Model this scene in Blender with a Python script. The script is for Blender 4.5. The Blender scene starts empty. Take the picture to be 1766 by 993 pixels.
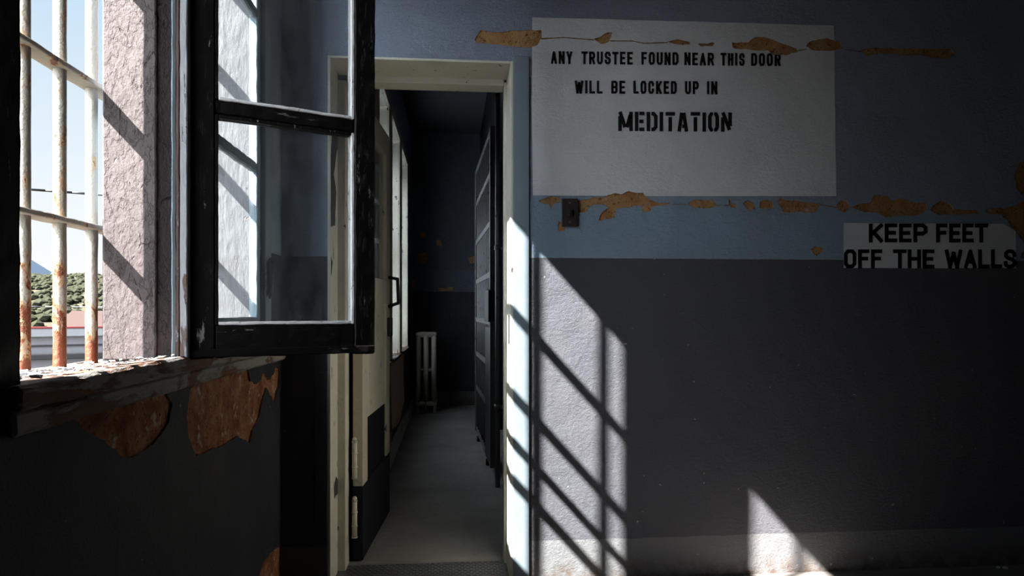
import bpy, bmesh, math, random
from mathutils import Vector, noise, Matrix
random.seed(7)
S = bpy.context.scene
C = S.collection
# ------------------------------------------------------------------ camera, sky, sun, exposure
F = 1177.0; HZ = 535.0; TH = math.radians(5.0); EYE = 1.12; D = 2.8
cam = bpy.data.cameras.new('camera'); camo = bpy.data.objects.new('camera', cam); C.objects.link(camo)
camo.location = (0, 0, EYE); camo.rotation_euler = (math.radians(90), 0, -TH)
cam.sensor_width = 36; cam.lens = F / 1766 * 36; cam.shift_y = (HZ - 496.5) / 1766; cam.clip_start = .02; cam.clip_end = 3000
S.camera = camo
S.view_settings.view_transform = 'Standard'; S.view_settings.look = 'None'
S.view_settings.exposure = 0.0; S.view_settings.gamma = 1; S.view_settings.use_curve_mapping = False
SUN_DIR = Vector((1.775, 1.0, -1.97)).normalized()
sun = bpy.data.lights.new('sun', 'SUN'); sun.energy = 58; sun.angle = math.radians(.6); sun.color = (1, .97, .92)
suno = bpy.data.objects.new('sun', sun); C.objects.link(suno)
suno.rotation_euler = SUN_DIR.to_track_quat('-Z', 'Y').to_euler(); suno.location = (-6, -3, 8)
SKY = 1.0
w = bpy.data.worlds.new('sky'); S.world = w; w.use_nodes = True
wn = w.node_tree.nodes; wl = w.node_tree.links; wn.clear()
tc = wn.new('ShaderNodeTexCoord'); sp = wn.new('ShaderNodeSeparateXYZ'); rp = wn.new('ShaderNodeValToRGB')
bg = wn.new('ShaderNodeBackground'); wo = wn.new('ShaderNodeOutputWorld')
wl.new(tc.outputs['Generated'], sp.inputs[0]); wl.new(sp.outputs[2], rp.inputs[0]); wl.new(rp.outputs[0], bg.inputs[0]); wl.new(bg.outputs[0], wo.inputs[0])
e = rp.color_ramp.elements; e[0].position = 0; e[0].color = (1.0, 1.0, 1.0, 1)
e[1].position = .12; e[1].color = (.90, .96, 1, 1)
x = e.new(.42); x.color = (.52, .73, .92, 1); x = e.new(1); x.color = (.25, .45, .8, 1)
bg.inputs[1].default_value = SKY
# unseen sky glow added behind the viewer's left shoulder to brighten the sign wall
GLOW = 35.0; GPOW = 14.0; FILL_DIR = Vector((-.53, -.83, .30)).normalized()
dp = wn.new('ShaderNodeVectorMath'); dp.operation = 'DOT_PRODUCT'; wl.new(tc.outputs['Generated'], dp.inputs[0]); dp.inputs[1].default_value = FILL_DIR
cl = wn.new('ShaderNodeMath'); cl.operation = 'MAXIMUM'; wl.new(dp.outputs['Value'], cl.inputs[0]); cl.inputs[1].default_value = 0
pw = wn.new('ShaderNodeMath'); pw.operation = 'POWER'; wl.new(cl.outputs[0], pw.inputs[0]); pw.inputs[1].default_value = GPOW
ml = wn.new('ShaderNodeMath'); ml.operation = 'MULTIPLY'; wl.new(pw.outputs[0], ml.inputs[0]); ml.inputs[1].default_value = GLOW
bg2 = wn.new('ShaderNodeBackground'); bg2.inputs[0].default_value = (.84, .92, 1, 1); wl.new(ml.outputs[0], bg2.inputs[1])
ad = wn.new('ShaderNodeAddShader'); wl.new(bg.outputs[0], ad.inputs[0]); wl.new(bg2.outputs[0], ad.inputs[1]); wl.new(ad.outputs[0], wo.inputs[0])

# ------------------------------------------------------------------ geometry helpers
def ray(px, py):
    u = (px - 883) / F
    return math.sin(TH) + u * math.cos(TH), math.cos(TH) - u * math.sin(TH), (HZ - py) / F
def onY(px, py, Y=D):
    a, b, c = ray(px, py); t = Y / b
    return a * t, c * t + EYE
def onX(px, py, X):
    a, b, c = ray(px, py); t = X / a
    return b * t, c * t + EYE
def link(name, bm, mat, parent=None, smooth=False):
    me = bpy.data.meshes.new(name); bmesh.ops.recalc_face_normals(bm, faces=bm.faces); bm.to_mesh(me); bm.free()
    if smooth:
        for p in me.polygons: p.use_smooth = True
    for m in (mat if isinstance(mat, (list, tuple)) else [mat]): me.materials.append(m)
    o = bpy.data.objects.new(name, me); C.objects.link(o)
    if parent: o.parent = parent
    return o
def empty(name, loc=(0, 0, 0), rz=0):
    o = bpy.data.objects.new(name, None); C.objects.link(o); o.location = loc; o.rotation_euler = (0, 0, rz); o.empty_display_size = .1
    return o
def tag(o, label=None, cat=None, group=None, kind=None):
    if label: o['label'] = label
    if cat: o['category'] = cat
    if group: o['group'] = group
    if kind: o['kind'] = kind
    return o
def box(bm, x0, x1, y0, y1, z0, z1, bevel=0, mi=0):
    vs = [bm.verts.new((x, y, z)) for z in (z0, z1) for y in (y0, y1) for x in (x0, x1)]
    fs = [bm.faces.new([vs[i] for i in f]) for f in ((0, 2, 3, 1), (4, 5, 7, 6), (0, 1, 5, 4), (2, 6, 7, 3), (0, 4, 6, 2), (1, 3, 7, 5))]
    for f in fs: f.material_index = mi
    if bevel:
        es = set(e for f in fs for e in f.edges)
        bmesh.ops.bevel(bm, geom=list(es), offset=bevel, segments=2, profile=.6, affect='EDGES')
    return vs
def rough_box(bm, x0, x1, y0, y1, z0, z1, amp=.0015, step=.03, fr=25, seed=0, ch=.003):
    """a worn board: subdivided box with chamfered edges pushed about by noise"""
    b = bmesh.new(); box(b, x0, x1, y0, y1, z0, z1)
    bmesh.ops.bevel(b, geom=list(b.edges), offset=ch, segments=1, affect='EDGES')
    for ax in range(3):
        lo = (x0, y0, z0)[ax]; hi = (x1, y1, z1)[ax]; n = int((hi - lo) / step)
        for i in range(1, n):
            p = [0, 0, 0]; p[ax] = lo + (hi - lo) * i / n; nn = [0, 0, 0]; nn[ax] = 1
            bmesh.ops.bisect_plane(b, geom=list(b.verts) + list(b.edges) + list(b.faces), plane_co=p, plane_no=nn)
    for v in b.verts:
        q = v.co * fr + Vector((seed, seed * 1.7, seed * .3))
        v.co += noise.noise_vector(q) * amp
    me = bpy.data.meshes.new('t'); b.to_mesh(me); b.free(); bm.from_mesh(me); bpy.data.meshes.remove(me)
def cyl(bm, p0, p1, r, seg=14, r1=None, cap=True):
    p0 = Vector(p0); p1 = Vector(p1); d = p1 - p0; q = d.to_track_quat('Z', 'Y').to_matrix(); r1 = r if r1 is None else r1
    A = []; B = []
    for i in range(seg):
        a = 2 * math.pi * i / seg; v = Vector((math.cos(a), math.sin(a), 0))
        A.append(bm.verts.new(p0 + q @ (v * r))); B.append(bm.verts.new(p1 + q @ (v * r1)))
    for i in range(seg):
        j = (i + 1) % seg; bm.faces.new((A[i], A[j], B[j], B[i])).smooth = True
    if cap: bm.faces.new(A[::-1]); bm.faces.new(B)
def tube(bm, pts, r, seg=10):
    for a, b in zip(pts[:-1], pts[1:]): cyl(bm, a, b, r, seg)
    for p in pts[1:-1]:
        bmesh.ops.create_icosphere(bm, subdivisions=2, radius=r, matrix=Matrix.Translation(p))
def jag(poly, step, amp, seed=0):
    """subdivide an outline and roughen it"""
    out = []
    n = len(poly)
    for i in range(n):
        a = Vector(poly[i]); b = Vector(poly[(i + 1) % n]); L = (b - a).length; k = max(1, int(L / step))
        nrm = Vector((-(b - a).y, (b - a).x)).normalized() if L > 0 else Vector((0, 0))
        for j in range(k):
            p = a.lerp(b, j / k); m = noise.noise(Vector((p.x / (step * 3), p.y / (step * 3), seed))) * 2 + noise.noise(Vector((p.x / step, p.y / step, seed + 9)))
            out.append(p + nrm * m * amp)
    return out
def prism(bm, pts3a, pts3b, mi=0):
    A = [bm.verts.new(p) for p in pts3a]; B = [bm.verts.new(p) for p in pts3b]; n = len(A)
    f = [bm.faces.new(A), bm.faces.new(B[::-1])] + [bm.faces.new((A[i], B[i], B[(i + 1) % n], A[(i + 1) % n])) for i in range(n)]
    for q in f: q.material_index = mi
def total(me): return sum(p.area for p in me.polygons)
def cut(o, cutters):
    for k, c in enumerate(cutters):
        cut1by1(o, c)
def cut1by1(o, c):
        a0 = total(o.data)
        m = o.modifiers.new('b', 'BOOLEAN'); m.operation = 'DIFFERENCE'; m.solver = 'EXACT'; m.object = c; m.material_mode = 'TRANSFER'
        dg = bpy.context.evaluated_depsgraph_get(); me = bpy.data.meshes.new_from_object(o.evaluated_get(dg))
        o.modifiers.clear(); a1 = total(me); ca = total(c.data)
        if abs(a1 - a0) > ca * 1.2 + .02: print('CUT FAILED', o.name, c.name, a0, a1, ca); bpy.data.meshes.remove(me); return
        old = o.data; o.data = me; me.name = old.name
def drop(cutters):
    for c in cutters:
        bpy.data.objects.remove(c, do_unlink=True)

# ------------------------------------------------------------------ material helpers
class M:
    def __init__(s, name, rough=.7, spec=.3, metal=0):
        s.m = bpy.data.materials.new(name); s.m.use_nodes = True; s.n = s.m.node_tree.nodes; s.l = s.m.node_tree.links
        s.b = s.n['Principled BSDF']; s.b.inputs['Roughness'].default_value = rough; s.b.inputs['Specular IOR Level'].default_value = spec; s.b.inputs['Metallic'].default_value = metal
        s.tc = s.n.new('ShaderNodeTexCoord').outputs['Object']
    def put(s, sock, v):
        if isinstance(v, (int, float)): sock.default_value = v
        elif isinstance(v, tuple): sock.default_value = v + (1,) if len(v) == 3 and sock.type == 'RGBA' else v
        else: s.l.new(v, sock)
    def noise(s, scale, detail=4, rough=.55, dist=0, stretch=None, vec=None):
        t = s.n.new('ShaderNodeTexNoise'); t.inputs['Scale'].default_value = scale; t.inputs['Detail'].default_value = detail; t.inputs['Roughness'].default_value = rough; t.inputs['Distortion'].default_value = dist
        v = vec or s.tc
        if stretch:
            mp = s.n.new('ShaderNodeMapping'); mp.inputs['Scale'].default_value = stretch; s.l.new(v, mp.inputs[0]); v = mp.outputs[0]
        s.l.new(v, t.inputs['Vector']); return t.outputs['Fac']
    def voro(s, scale, feature='F1', stretch=None):
        t = s.n.new('ShaderNodeTexVoronoi'); t.inputs['Scale'].default_value = scale; t.feature = feature; v = s.tc
        if stretch:
            mp = s.n.new('ShaderNodeMapping'); mp.inputs['Scale'].default_value = stretch; s.l.new(v, mp.inputs[0]); v = mp.outputs[0]
        s.l.new(v, t.inputs['Vector']); return t.outputs['Distance']
    def math(s, op, a, b=0, c=0):
        t = s.n.new('ShaderNodeMath'); t.operation = op; s.put(t.inputs[0], a); s.put(t.inputs[1], b); s.put(t.inputs[2], c); return t.outputs[0]
    def step(s, v, lo, hi, a=0, b=1):
        t = s.n.new('ShaderNodeMapRange'); s.put(t.inputs[0], v); t.inputs[1].default_value = lo; t.inputs[2].default_value = hi; t.inputs[3].default_value = a; t.inputs[4].default_value = b; return t.outputs[0]
    def mix(s, f, a, b, blend='MIX'):
        t = s.n.new('ShaderNodeMix'); t.data_type = 'RGBA'; t.blend_type = blend; s.put(t.inputs[0], f); s.put(t.inputs[6], a); s.put(t.inputs[7], b); return t.outputs[2]
    def xyz(s):
        t = s.n.new('ShaderNodeSeparateXYZ'); s.l.new(s.tc, t.inputs[0]); return t.outputs
    def color(s, c): s.put(s.b.inputs['Base Color'], c)
    def bump(s, h, dist=.002, strength=1):
        t = s.n.new('ShaderNodeBump'); t.inputs['Distance'].default_value = dist; t.inputs['Strength'].default_value = strength; s.l.new(h, t.inputs['Height']); s.l.new(t.outputs[0], s.b.inputs['Normal'])

def stucco(m):
    a = m.noise(75, 8, .7, 0, (.8, 1, 1.1)); b = m.noise(210, 6, .7); c = m.noise(9, 3, .5)
    return m.math('ADD', m.math('ADD', m.math('MULTIPLY', a, 1.2), m.math('MULTIPLY', b, .8)), m.math('MULTIPLY', c, 2.2))

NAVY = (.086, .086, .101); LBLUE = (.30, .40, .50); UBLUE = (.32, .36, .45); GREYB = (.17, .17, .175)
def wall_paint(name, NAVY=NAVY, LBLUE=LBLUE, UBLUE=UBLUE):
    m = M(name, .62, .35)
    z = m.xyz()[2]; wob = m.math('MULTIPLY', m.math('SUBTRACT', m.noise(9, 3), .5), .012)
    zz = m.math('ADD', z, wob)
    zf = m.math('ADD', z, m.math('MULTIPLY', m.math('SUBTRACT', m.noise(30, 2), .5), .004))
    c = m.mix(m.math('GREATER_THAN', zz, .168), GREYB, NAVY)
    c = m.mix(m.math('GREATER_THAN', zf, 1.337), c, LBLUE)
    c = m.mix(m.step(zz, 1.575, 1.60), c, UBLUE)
    # scuffs, dirt near the floor
    dirt = m.math('MULTIPLY', m.step(z, .10, 0), m.step(m.noise(22, 5, .6), .38, .6))
    c = m.mix(dirt, c, (.10, .065, .045))
    c = m.mix(m.step(m.noise(3.5, 4, .6), .4, .8, 0, .22), c, (.18, .15, .15))
    c = m.mix(m.step(m.noise(38, 3, .5), .745, .76, 0, .6), c, (.5, .5, .5))
    m.color(c); m.bump(stucco(m), .0075, 1)
    return m.m
MAT = {}
MAT['wall'] = wall_paint('banded_wall_paint'); MAT['wall_corr_shaded'] = wall_paint('corridor_wall_paint_shaded', (.05, .052, .065), (.12, .15, .19), (.10, .12, .155)); MAT['wall_shaded'] = wall_paint('window_wall_paint_shaded', (.020, .022, .033))  # corridor end and window wall: darker copies, shade put into the colour
def raw_plaster(name, a=(.50, .30, .13), b=(.38, .17, .07), d=(.10, .05, .03)):
    m = M(name, .95, .1)
    c = m.mix(m.step(m.noise(14, 5, .6), .35, .65), a, b)
    c = m.mix(m.step(m.noise(90, 4, .7), .56, .66), c, d)
    c = m.mix(m.step(m.noise(30, 3, .5), .62, .7, 0, .6), c, (.5, .45, .38))
    m.color(c); m.bump(m.noise(120, 6, .7), .004, 1); return m.m
MAT['plaster'] = raw_plaster('bare_sandy_plaster')
MAT['plaster_red'] = raw_plaster('bare_rusty_plaster', (.34, .17, .095), (.17, .055, .028), (.06, .022, .012))
def simple(name, col, rough=.6, spec=.3, metal=0, bs=60, bd=.0015, var=.25, chip=None, cthr=(.62, .64), cs=12, stretch=None):
    m = M(name, rough, spec, metal)
    c = m.mix(m.step(m.noise(6, 4, .6), .35, .75, 0, var), col, tuple(v * .55 for v in col))
    h = m.noise(bs, 5, .6, 0, stretch)
    if chip:
        k = m.step(m.noise(cs, 6, .65, .4, stretch), cthr[0], cthr[1]); c = m.mix(k, c, chip); h = m.math('SUBTRACT', h, m.math('MULTIPLY', k, .6))
    m.color(c); m.bump(h, bd, 1); return m.m
# window pier board: alligatored pinkish paint
m = M('flaking_pinkish_paint', .7, .25)
n1 = m.noise(95, 8, .68, 0, (1, 1, .6)); cr = m.voro(26, 'DISTANCE_TO_EDGE', (1, 1, .35)); big = m.noise(11, 4, .6)
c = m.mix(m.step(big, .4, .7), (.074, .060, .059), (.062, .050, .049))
crk = m.math('MULTIPLY', m.step(m.math('ADD', cr, m.math('MULTIPLY', m.math('SUBTRACT', m.noise(60, 4), .5), .25)), .02, 0), m.step(m.noise(14, 3), .5, .6)); c = m.mix(crk, c, (.03, .02, .018))
m.color(c); h = m.math('ADD', n1, m.math('MULTIPLY', m.step(m.noise(55, 6, .65, 0, (1, 1, .55)), .48, .54), .5)); h = m.math('SUBTRACT', h, m.math('MULTIPLY', crk, .8)); m.bump(h, .0042, 1); MAT['pier'] = m.m
MAT['jamb_white'] = simple('crazed_white_jamb_paint', (.145, .14, .142), .65, bs=50, bd=.006, chip=(.2, .17, .16), cthr=(.66, .68), cs=20, stretch=(1, 1, .3))
MAT['wood_white'] = simple('chipped_white_wood', (.21, .215, .225), .6, bs=60, bd=.004, chip=(.085, .05, .035), cthr=(.57, .60), cs=30, stretch=(1, 1, .25))
MAT['rust_wood'] = simple('rust_stained_wood', (.075, .045, .035), .8, bs=60, bd=.004, chip=(.15, .15, .14), cthr=(.58, .62), cs=30, stretch=(1, 1, .4))
MAT['wood_blue'] = simple('pale_blue_frame_paint', (.25, .30, .335), .5, bs=80, bd=.001, chip=(.12, .1, .09), cthr=(.70, .72), cs=25)
MAT['sill'] = simple('weathered_sill_wood', (.24, .225, .21), .8, bs=40, bd=.006, chip=(.12, .055, .035), cthr=(.46, .52), cs=14, stretch=(1, .25, 1))
MAT['bead'] = simple('lit_putty_flake_white', (.62, .60, .60), .7, bs=120, bd=.003, chip=(.12, .10, .10), cthr=(.62, .65), cs=40)
# black sash paint: crackled; grey flecks for peeling paint and painted-in glints
m = M('crackled_black_paint', .55, .10)
k = m.step(m.noise(34, 7, .72, .3, (1, 1, .16)), .625, .65); c = m.mix(k, (.005, .004, .004), (.16, .15, .145)); m.color(c)
m.bump(m.math('MAXIMUM', m.noise(60, 6, .7, 0, (1, 1, .25)), .57), .012, 1); MAT['black'] = m.m
m = M('crackled_black_paint_rail', .55, .10)
k = m.step(m.noise(34, 7, .72, .3, (.16, .16, 1)), .625, .65); c = m.mix(k, (.005, .004, .004), (.16, .15, .145)); m.color(c)
m.bump(m.math('MAXIMUM', m.noise(60, 6, .7, 0, (.25, .25, 1)), .57), .012, 1); MAT['black_rail'] = m.m
# bars: cream paint, rusting towards the foot
m = M('cream_bar_paint_rusting', .55, .35)
z = m.xyz()[2]; rust = m.math('ADD', m.noise(24, 6, .7, .5, (1, 1, .4)), m.step(z, 1.25, 1.0, 0, .22)); k = m.step(rust, .62, .66)
k2 = m.step(rust, .55, .64); c = m.mix(k2, (.29, .265, .22), (.34, .15, .045)); c = m.mix(k, c, (.14, .035, .012)); m.color(c)
m.bump(m.math('SUBTRACT', m.noise(90, 4, .6), k), .003, 1); MAT['bar'] = m.m
# door frame cream
def cream(name, col=(.60, .57, .48)):
    m = M(name, .5, .4); k = m.step(m.noise(26, 5, .6, .3, (1, 1, .45)), .665, .675); c = m.mix(k, col, (.05, .045, .045))
    c = m.mix(m.step(m.noise(5, 4), .45, .75, 0, .3), c, (.32, .27, .2)); m.color(c); m.bump(m.math('SUBTRACT', m.noise(50, 3), m.math('MULTIPLY', k, .8)), .002, 1); return m.m
MAT['cream'] = cream('chipped_cream_paint'); MAT['cream_soft'] = cream('aged_cream_door_paint', (.5, .46, .38))
MAT['casing'] = simple('blue_grey_casing_paint', (.20, .24, .27), .5, bs=40, bd=.001, chip=(.05, .045, .05), cthr=(.73, .74), cs=28)
MAT['bare_wood'] = simple('dark_bare_wood', (.045, .04, .045), .8)
MAT['navy'] = simple('dark_navy_paint', (.013, .013, .018), .6, .15, bs=40, bd=.001)
MAT['iron'] = simple('dark_iron', (.02, .02, .022), .45, .5, .3, bs=90)
MAT['steel'] = simple('worn_gate_steel', (.16, .16, .17), .4, .5, .4, bs=90, chip=(.03, .02, .02), cs=20)
MAT['radiator'] = simple('aged_radiator_paint', (.42, .38, .31), .5, .4, bs=60, chip=(.2, .09, .04), cthr=(.66, .68), cs=20)
# concrete
m = M('worn_concrete', .75, .3)
c = m.mix(m.step(m.noise(2.2, 6, .6), .35, .65), (.15, .14, .13), (.10, .092, .086)); c = m.mix(m.step(m.noise(28, 5, .7), .5, .75, 0, .6), c, (.13, .11, .1))
m.color(c); m.bump(m.noise(70, 5, .65), .002, 1); MAT['concrete'] = m.m
m = M('ceiling_paint', .8, .2); m.color(m.mix(m.noise(3, 3), (.05, .052, .065), (.07, .072, .085))); m.bump(m.noise(40, 4), .003, 1); MAT['ceiling'] = m.m
m = M('smooth_lightened_concrete', .6, .35)  # corridor floor concrete, lightened to stand in for window light
c = m.mix(m.step(m.noise(2.2, 6, .6), .35, .65), (.30, .285, .275), (.20, .19, .18)); c = m.mix(m.step(m.noise(28, 5, .7), .5, .75, 0, .5), c, (.15, .13, .12))
m.color(c); m.bump(m.noise(70, 5, .65), .001, 1); MAT['concrete_lightened'] = m.m
# sign paint and lettering
m = M('white_sign_paint', .6, .3)
c = m.mix(m.step(m.noise(2.5, 4, .6), .35, .75), (.78, .77, .77), (.66, .65, .65)); m.color(c); m.bump(stucco(m), .0035, .9); MAT['sign'] = m.m
m = M('black_letter_paint', .5, .3); c = m.mix(m.step(m.noise(60, 4), .6, .72, 0, .5), (.008, .005, .006), (.05, .035, .035)); m.color(c); m.bump(stucco(m), .004, .6); MAT['letter'] = m.m
# glass
def glass(name, tint=(.93, .95, .96), dirt=.06):
    m = M(name); n, l = m.n, m.l; tr = n.new('ShaderNodeBsdfTransparent'); tr.inputs[0].default_value = tint + (1,)
    gl = n.new('ShaderNodeBsdfGlossy'); gl.inputs['Roughness'].default_value = .02; lw = n.new('ShaderNodeLayerWeight'); lw.inputs[0].default_value = .5; fr_ = m.math('ADD', m.math('MULTIPLY', m.math('POWER', lw.outputs['Facing'], 5), .9), .04)
    mx = n.new('ShaderNodeMixShader'); l.new(fr_, mx.inputs[0]); l.new(tr.outputs[0], mx.inputs[1]); l.new(gl.outputs[0], mx.inputs[2])
    df = n.new('ShaderNodeBsdfDiffuse'); df.inputs[0].default_value = (.5, .52, .55, 1); mx2 = n.new('ShaderNodeMixShader')
    m.put(mx2.inputs[0], m.step(m.noise(18, 5, .7, 0, (1, 1, .35)), .4, .8, dirt * .3, dirt)); l.new(mx.outputs[0], mx2.inputs[1]); l.new(df.outputs[0], mx2.inputs[2])
    l.new(mx2.outputs[0], n['Material Output'].inputs[0]); return m.m
MAT['glass'] = glass('old_window_glass')
m = M('sun_diffusing_glass'); tl = m.n.new('ShaderNodeBsdfTranslucent'); tl.inputs[0].default_value = (.38, .41, .44, 1); m.l.new(tl.outputs[0], m.n['Material Output'].inputs[0]); MAT['diffuser'] = m.m  # translucent panes made up to keep direct sun off the corridor floor

# ------------------------------------------------------------------ the setting
XL = -.68; XO = -.83                       # inner and outer face of the window wall
DX0, DX1, DZ = -.5, .25, EYE + 1.025       # doorway
ZH = 2.68; ZS = 1.0                        # window head and sill
CE = 3.2
A0, A1, B0, B1 = 1.14, 1.705, 1.935, 2.50  # the two window openings along y
XC = -.48; XR = .33; YE = 8.05             # corridor
def st(o): o['kind'] = 'structure'; return o
# back wall, with doorway
bm = bmesh.new()
pl = [(XO, -.1), (DX0, -.1), (DX0, DZ), (DX1, DZ), (DX1, -.1), (3.5, -.1), (3.5, CE), (XO, CE)]
prism(bm, [(x, D, z) for x, z in pl], [(x, D + .30, z) for x, z in pl])
wall_back = st(link('wall_back', bm, [MAT['wall'], MAT['plaster']]))
CH = [  # where the paint has come off, traced on the wall
 [(818,68),(830,52),(860,56),(885,52),(933,52),(934,66),(926,77),(914,83),(900,82),(882,80),(860,76),(835,76),(822,74)],
 [(1024,68),(1040,60),(1055,56),(1050,72),(1036,76)],
 [(1151,72),(1168,68),(1188,72),(1190,77),(1165,77)],
 [(1203,76),(1232,74),(1228,79),(1208,80)],
 [(1262,74),(1292,73),(1302,64),(1318,64),(1342,72),(1374,84),(1375,90),(1362,94),(1345,96),(1330,93),(1325,88),(1290,86),(1265,82)],
 [(1390,80),(1398,71),(1425,66),(1448,72),(1455,84),(1440,87),(1400,87)],
 [(1484,86),(1500,82),(1560,84),(1640,84),(1648,94),(1630,102),(1590,96),(1520,92),(1495,96)],
 [(929,347),(950,338),(965,340),(965,350),(953,352),(950,364),(947,352)],
 [(963,380),(975,385),(974,397),(966,399),(962,390)],
 [(996,346),(1025,341),(1045,339),(1062,333),(1072,336),(1084,331),(1108,333),(1122,345),(1140,350),(1160,350),(1150,353),(1125,356),(1118,365),(1110,366),(1106,354),(1080,358),(1062,360),(1060,376),(1032,380),(1036,368),(1050,358),(1042,352),(1020,353),(1008,366),(998,366)],
 [(1186,349),(1200,344),(1228,345),(1236,355),(1222,360),(1196,357)],
 [(1256,341),(1262,350),(1271,352),(1270,358),(1260,358)],
 [(1281,350),(1290,346),(1300,350),(1302,360),(1293,364),(1285,356)],
 [(1310,348),(1320,344),(1333,348),(1334,358),(1325,361),(1311,358)],
 [(1338,346),(1346,341),(1355,346),(1372,346),(1390,349),(1413,350),(1414,355),(1405,365),(1375,366),(1352,366),(1344,355)],
 [(1443,354),(1450,345),(1462,347),(1466,356),(1458,366),(1446,362)],
 [(1468,357),(1482,352),(1500,350),(1508,337),(1530,337),(1538,345),(1555,342),(1580,350),(1598,350),(1600,360),(1580,371),(1545,372),(1530,375),(1510,366),(1490,366)],
 [(1604,362),(1620,345),(1640,352),(1645,360),(1685,362),(1688,368),(1660,369),(1620,370)],
 [(1700,360),(1740,357),(1772,345),(1800,350),(1800,425),(1766,418),(1752,400),(1738,382),(1728,370),(1700,367)],
 [(1398,430),(1405,423),(1418,428),(1419,434),(1408,441),(1403,437)],
 [(1750,300),(1760,280),(1775,276),(1775,340),(1762,335),(1754,325)],
 [(1762,438),(1770,433),(1772,447),(1762,446)],
 # hair cracks joining the losses
 [(934,66),(975,64),(1010,67),(1024,68),(1024,69.6),(1010,68.6),(975,65.6),(934,68)],
 [(1052,70),(1090,70),(1110,74),(1151,73),(1151,74.6),(1110,75.6),(1090,71.4),(1052,71.6)],
 [(1374,87),(1391,84),(1391,85.6),(1374,88.6)],
 [(1456,84.5),(1485,88),(1485,90),(1456,86)],
 [(1160,351),(1187,352),(1187,353.4),(1160,352.4)],
 [(1235,354),(1257,353),(1257,354.6),(1235,355.4)],
 [(1413,352),(1444,357),(1444,358.6),(1413,353.6)],
]
cut1 = []
for i, poly in enumerate(CH):
    bm = bmesh.new(); thin = i >= 22
    pp = jag([onY(*p) for p in poly], .006 if thin else .010, .0008 if thin else .0028, i)
    prism(bm, [(p.x, D - .02, p.y) for p in pp], [(p.x, D + (.004 if not thin else .006), p.y) for p in pp], 0)
    cut1.append(link('cut', bm, MAT['plaster']))
# the split between door casing and wall plaster
bm = bmesh.new(); pts = []
for i in range(60):
    z = .0 + i * 2.08 / 59; x0 = .319 + noise.noise(Vector((0, 0, z * 14))) * .0035; pts.append((x0, z, .0012 + .0035 * max(0, noise.noise(Vector((3, 0, z * 22)))) ))
poly = [(a - w_, z) for a, z, w_ in pts] + [(a + w_, z) for a, z, w_ in reversed(pts)]
prism(bm, [(p[0], D - .02, p[1]) for p in poly], [(p[0], D + .016, p[1]) for p in poly])
cut2 = [link('cut', bm, MAT['plaster'])]
cut(wall_back, cut1 + cut2)

# left (window) wall of the room, one mesh with the two openings
bm = bmesh.new()
Y0R = -2.6
def wl_box(y0, y1, z0, z1, xi=XL): box(bm, XO, xi, y0, y1, z0, z1)
ys = [Y0R, A0, A1, B0, B1, D]
outer = [(Y0R, -.1), (D, -.1), (D, CE), (Y0R, CE)]
prism(bm, [(XL, y, z) for y, z in outer], [(XO, y, z) for y, z in outer])
wall_left = st(link('wall_left', bm, [MAT['wall_shaded'], MAT['plaster_red']]))
cutw = []
for a, b in ((A0, A1), (B0, B1)):
    bm = bmesh.new(); box(bm, XO - .1, XL + .1, a, b, ZS - .02, ZH); cutw.append(link('cut', bm, MAT['wall_shaded']))
LP = [[(120,705),(180,688),(240,678),(285,672),(297,695),(292,730),(268,762),(245,782),(225,791),(205,783),(190,765),(150,745),(130,725)],
      [(328,672),(345,655),(385,643),(428,634),(432,655),(442,662),(450,655),(455,640),(463,655),(472,645),(476,628),(483,640),(481,665),(473,695),(466,680),(460,668),(453,690),(447,720),(436,742),(431,763),(410,752),(385,768),(362,776),(338,786),(326,755),(322,720)],
      [(446,998),(455,968),(470,950),(487,938),(487,998)]]
cut3 = []
for i, poly in enumerate(LP):
    pp = jag([onX(px, py, XL) for px, py in poly], .010, .003, i + 40); pp = [p for p in pp if p.x < D - .002]
    bm = bmesh.new(); prism(bm, [(XL + .02, p.x, p.y) for p in pp], [(XL - .006, p.x, p.y) for p in pp])
    cut3.append(link('cut', bm, MAT['plaster_red']))
bm = bmesh.new(); cp = [(-.704, A1), (-.66, A1 + .0385), (-.66, A1 - .015), (-.704, A1 - .015)]   # worn chamfer on the pier's corner
prism(bm, [(a, b, ZS - .01) for a, b in cp], [(a, b, ZH - .001) for a, b in cp]); cut3.append(link('cut', bm, MAT['pier']))
cut(wall_left, cutw + cut3); drop(cutw + cut3)

# corridor walls
bm = bmesh.new(); o4 = [(D + .30, -.1), (YE, -.1), (YE, CE), (D + .30, CE)]
prism(bm, [(XC, y, z) for y, z in o4], [(XO, y, z) for y, z in o4])
wcl = st(link('wall_corridor_left', bm, [MAT['wall'], MAT['plaster']]))
CW = [(4.42, 5.08), (5.36, 6.1), (6.37, 7.16)]
cutw = []
for a, b in CW: bm = bmesh.new(); box(bm, XO - .1, XC + .1, a, b, .74, 2.62); cutw.append(link('cut', bm, MAT['cream']))
bm = bmesh.new()
pp = jag([onX(px, py, XC) for px, py in [(672, 590), (688, 606), (697, 606), (696, 640), (697, 690), (690, 725), (684, 735), (676, 740)]], .03, .008, 70)
prism(bm, [(XC + .02, p.x, p.y) for p in pp], [(XC - .006, p.x, p.y) for p in pp]); cut4 = link('cut', bm, raw_plaster('bare_pale_plaster', (.75, .55, .38), (.65, .42, .28), (.4, .25, .15)))
cut(wcl, cutw + [cut4]); drop(cutw + [cut4])
bm = bmesh.new(); box(bm, XR, XR + .15, D + .3, 4.25, -.1, CE); box(bm, XR, XR + .15, 6.35, YE, -.1, CE); box(bm, XR, XR + .15, 4.25, 6.35, 2.5, CE)
st(link('wall_corridor_right', bm, MAT['navy']))
bm = bmesh.new(); box(bm, XO, XR + 2.2, YE, YE + .2, -.1, CE)
wce = st(link('wall_corridor_end', bm, [MAT['wall_corr_shaded'], MAT['plaster']]))
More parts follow.
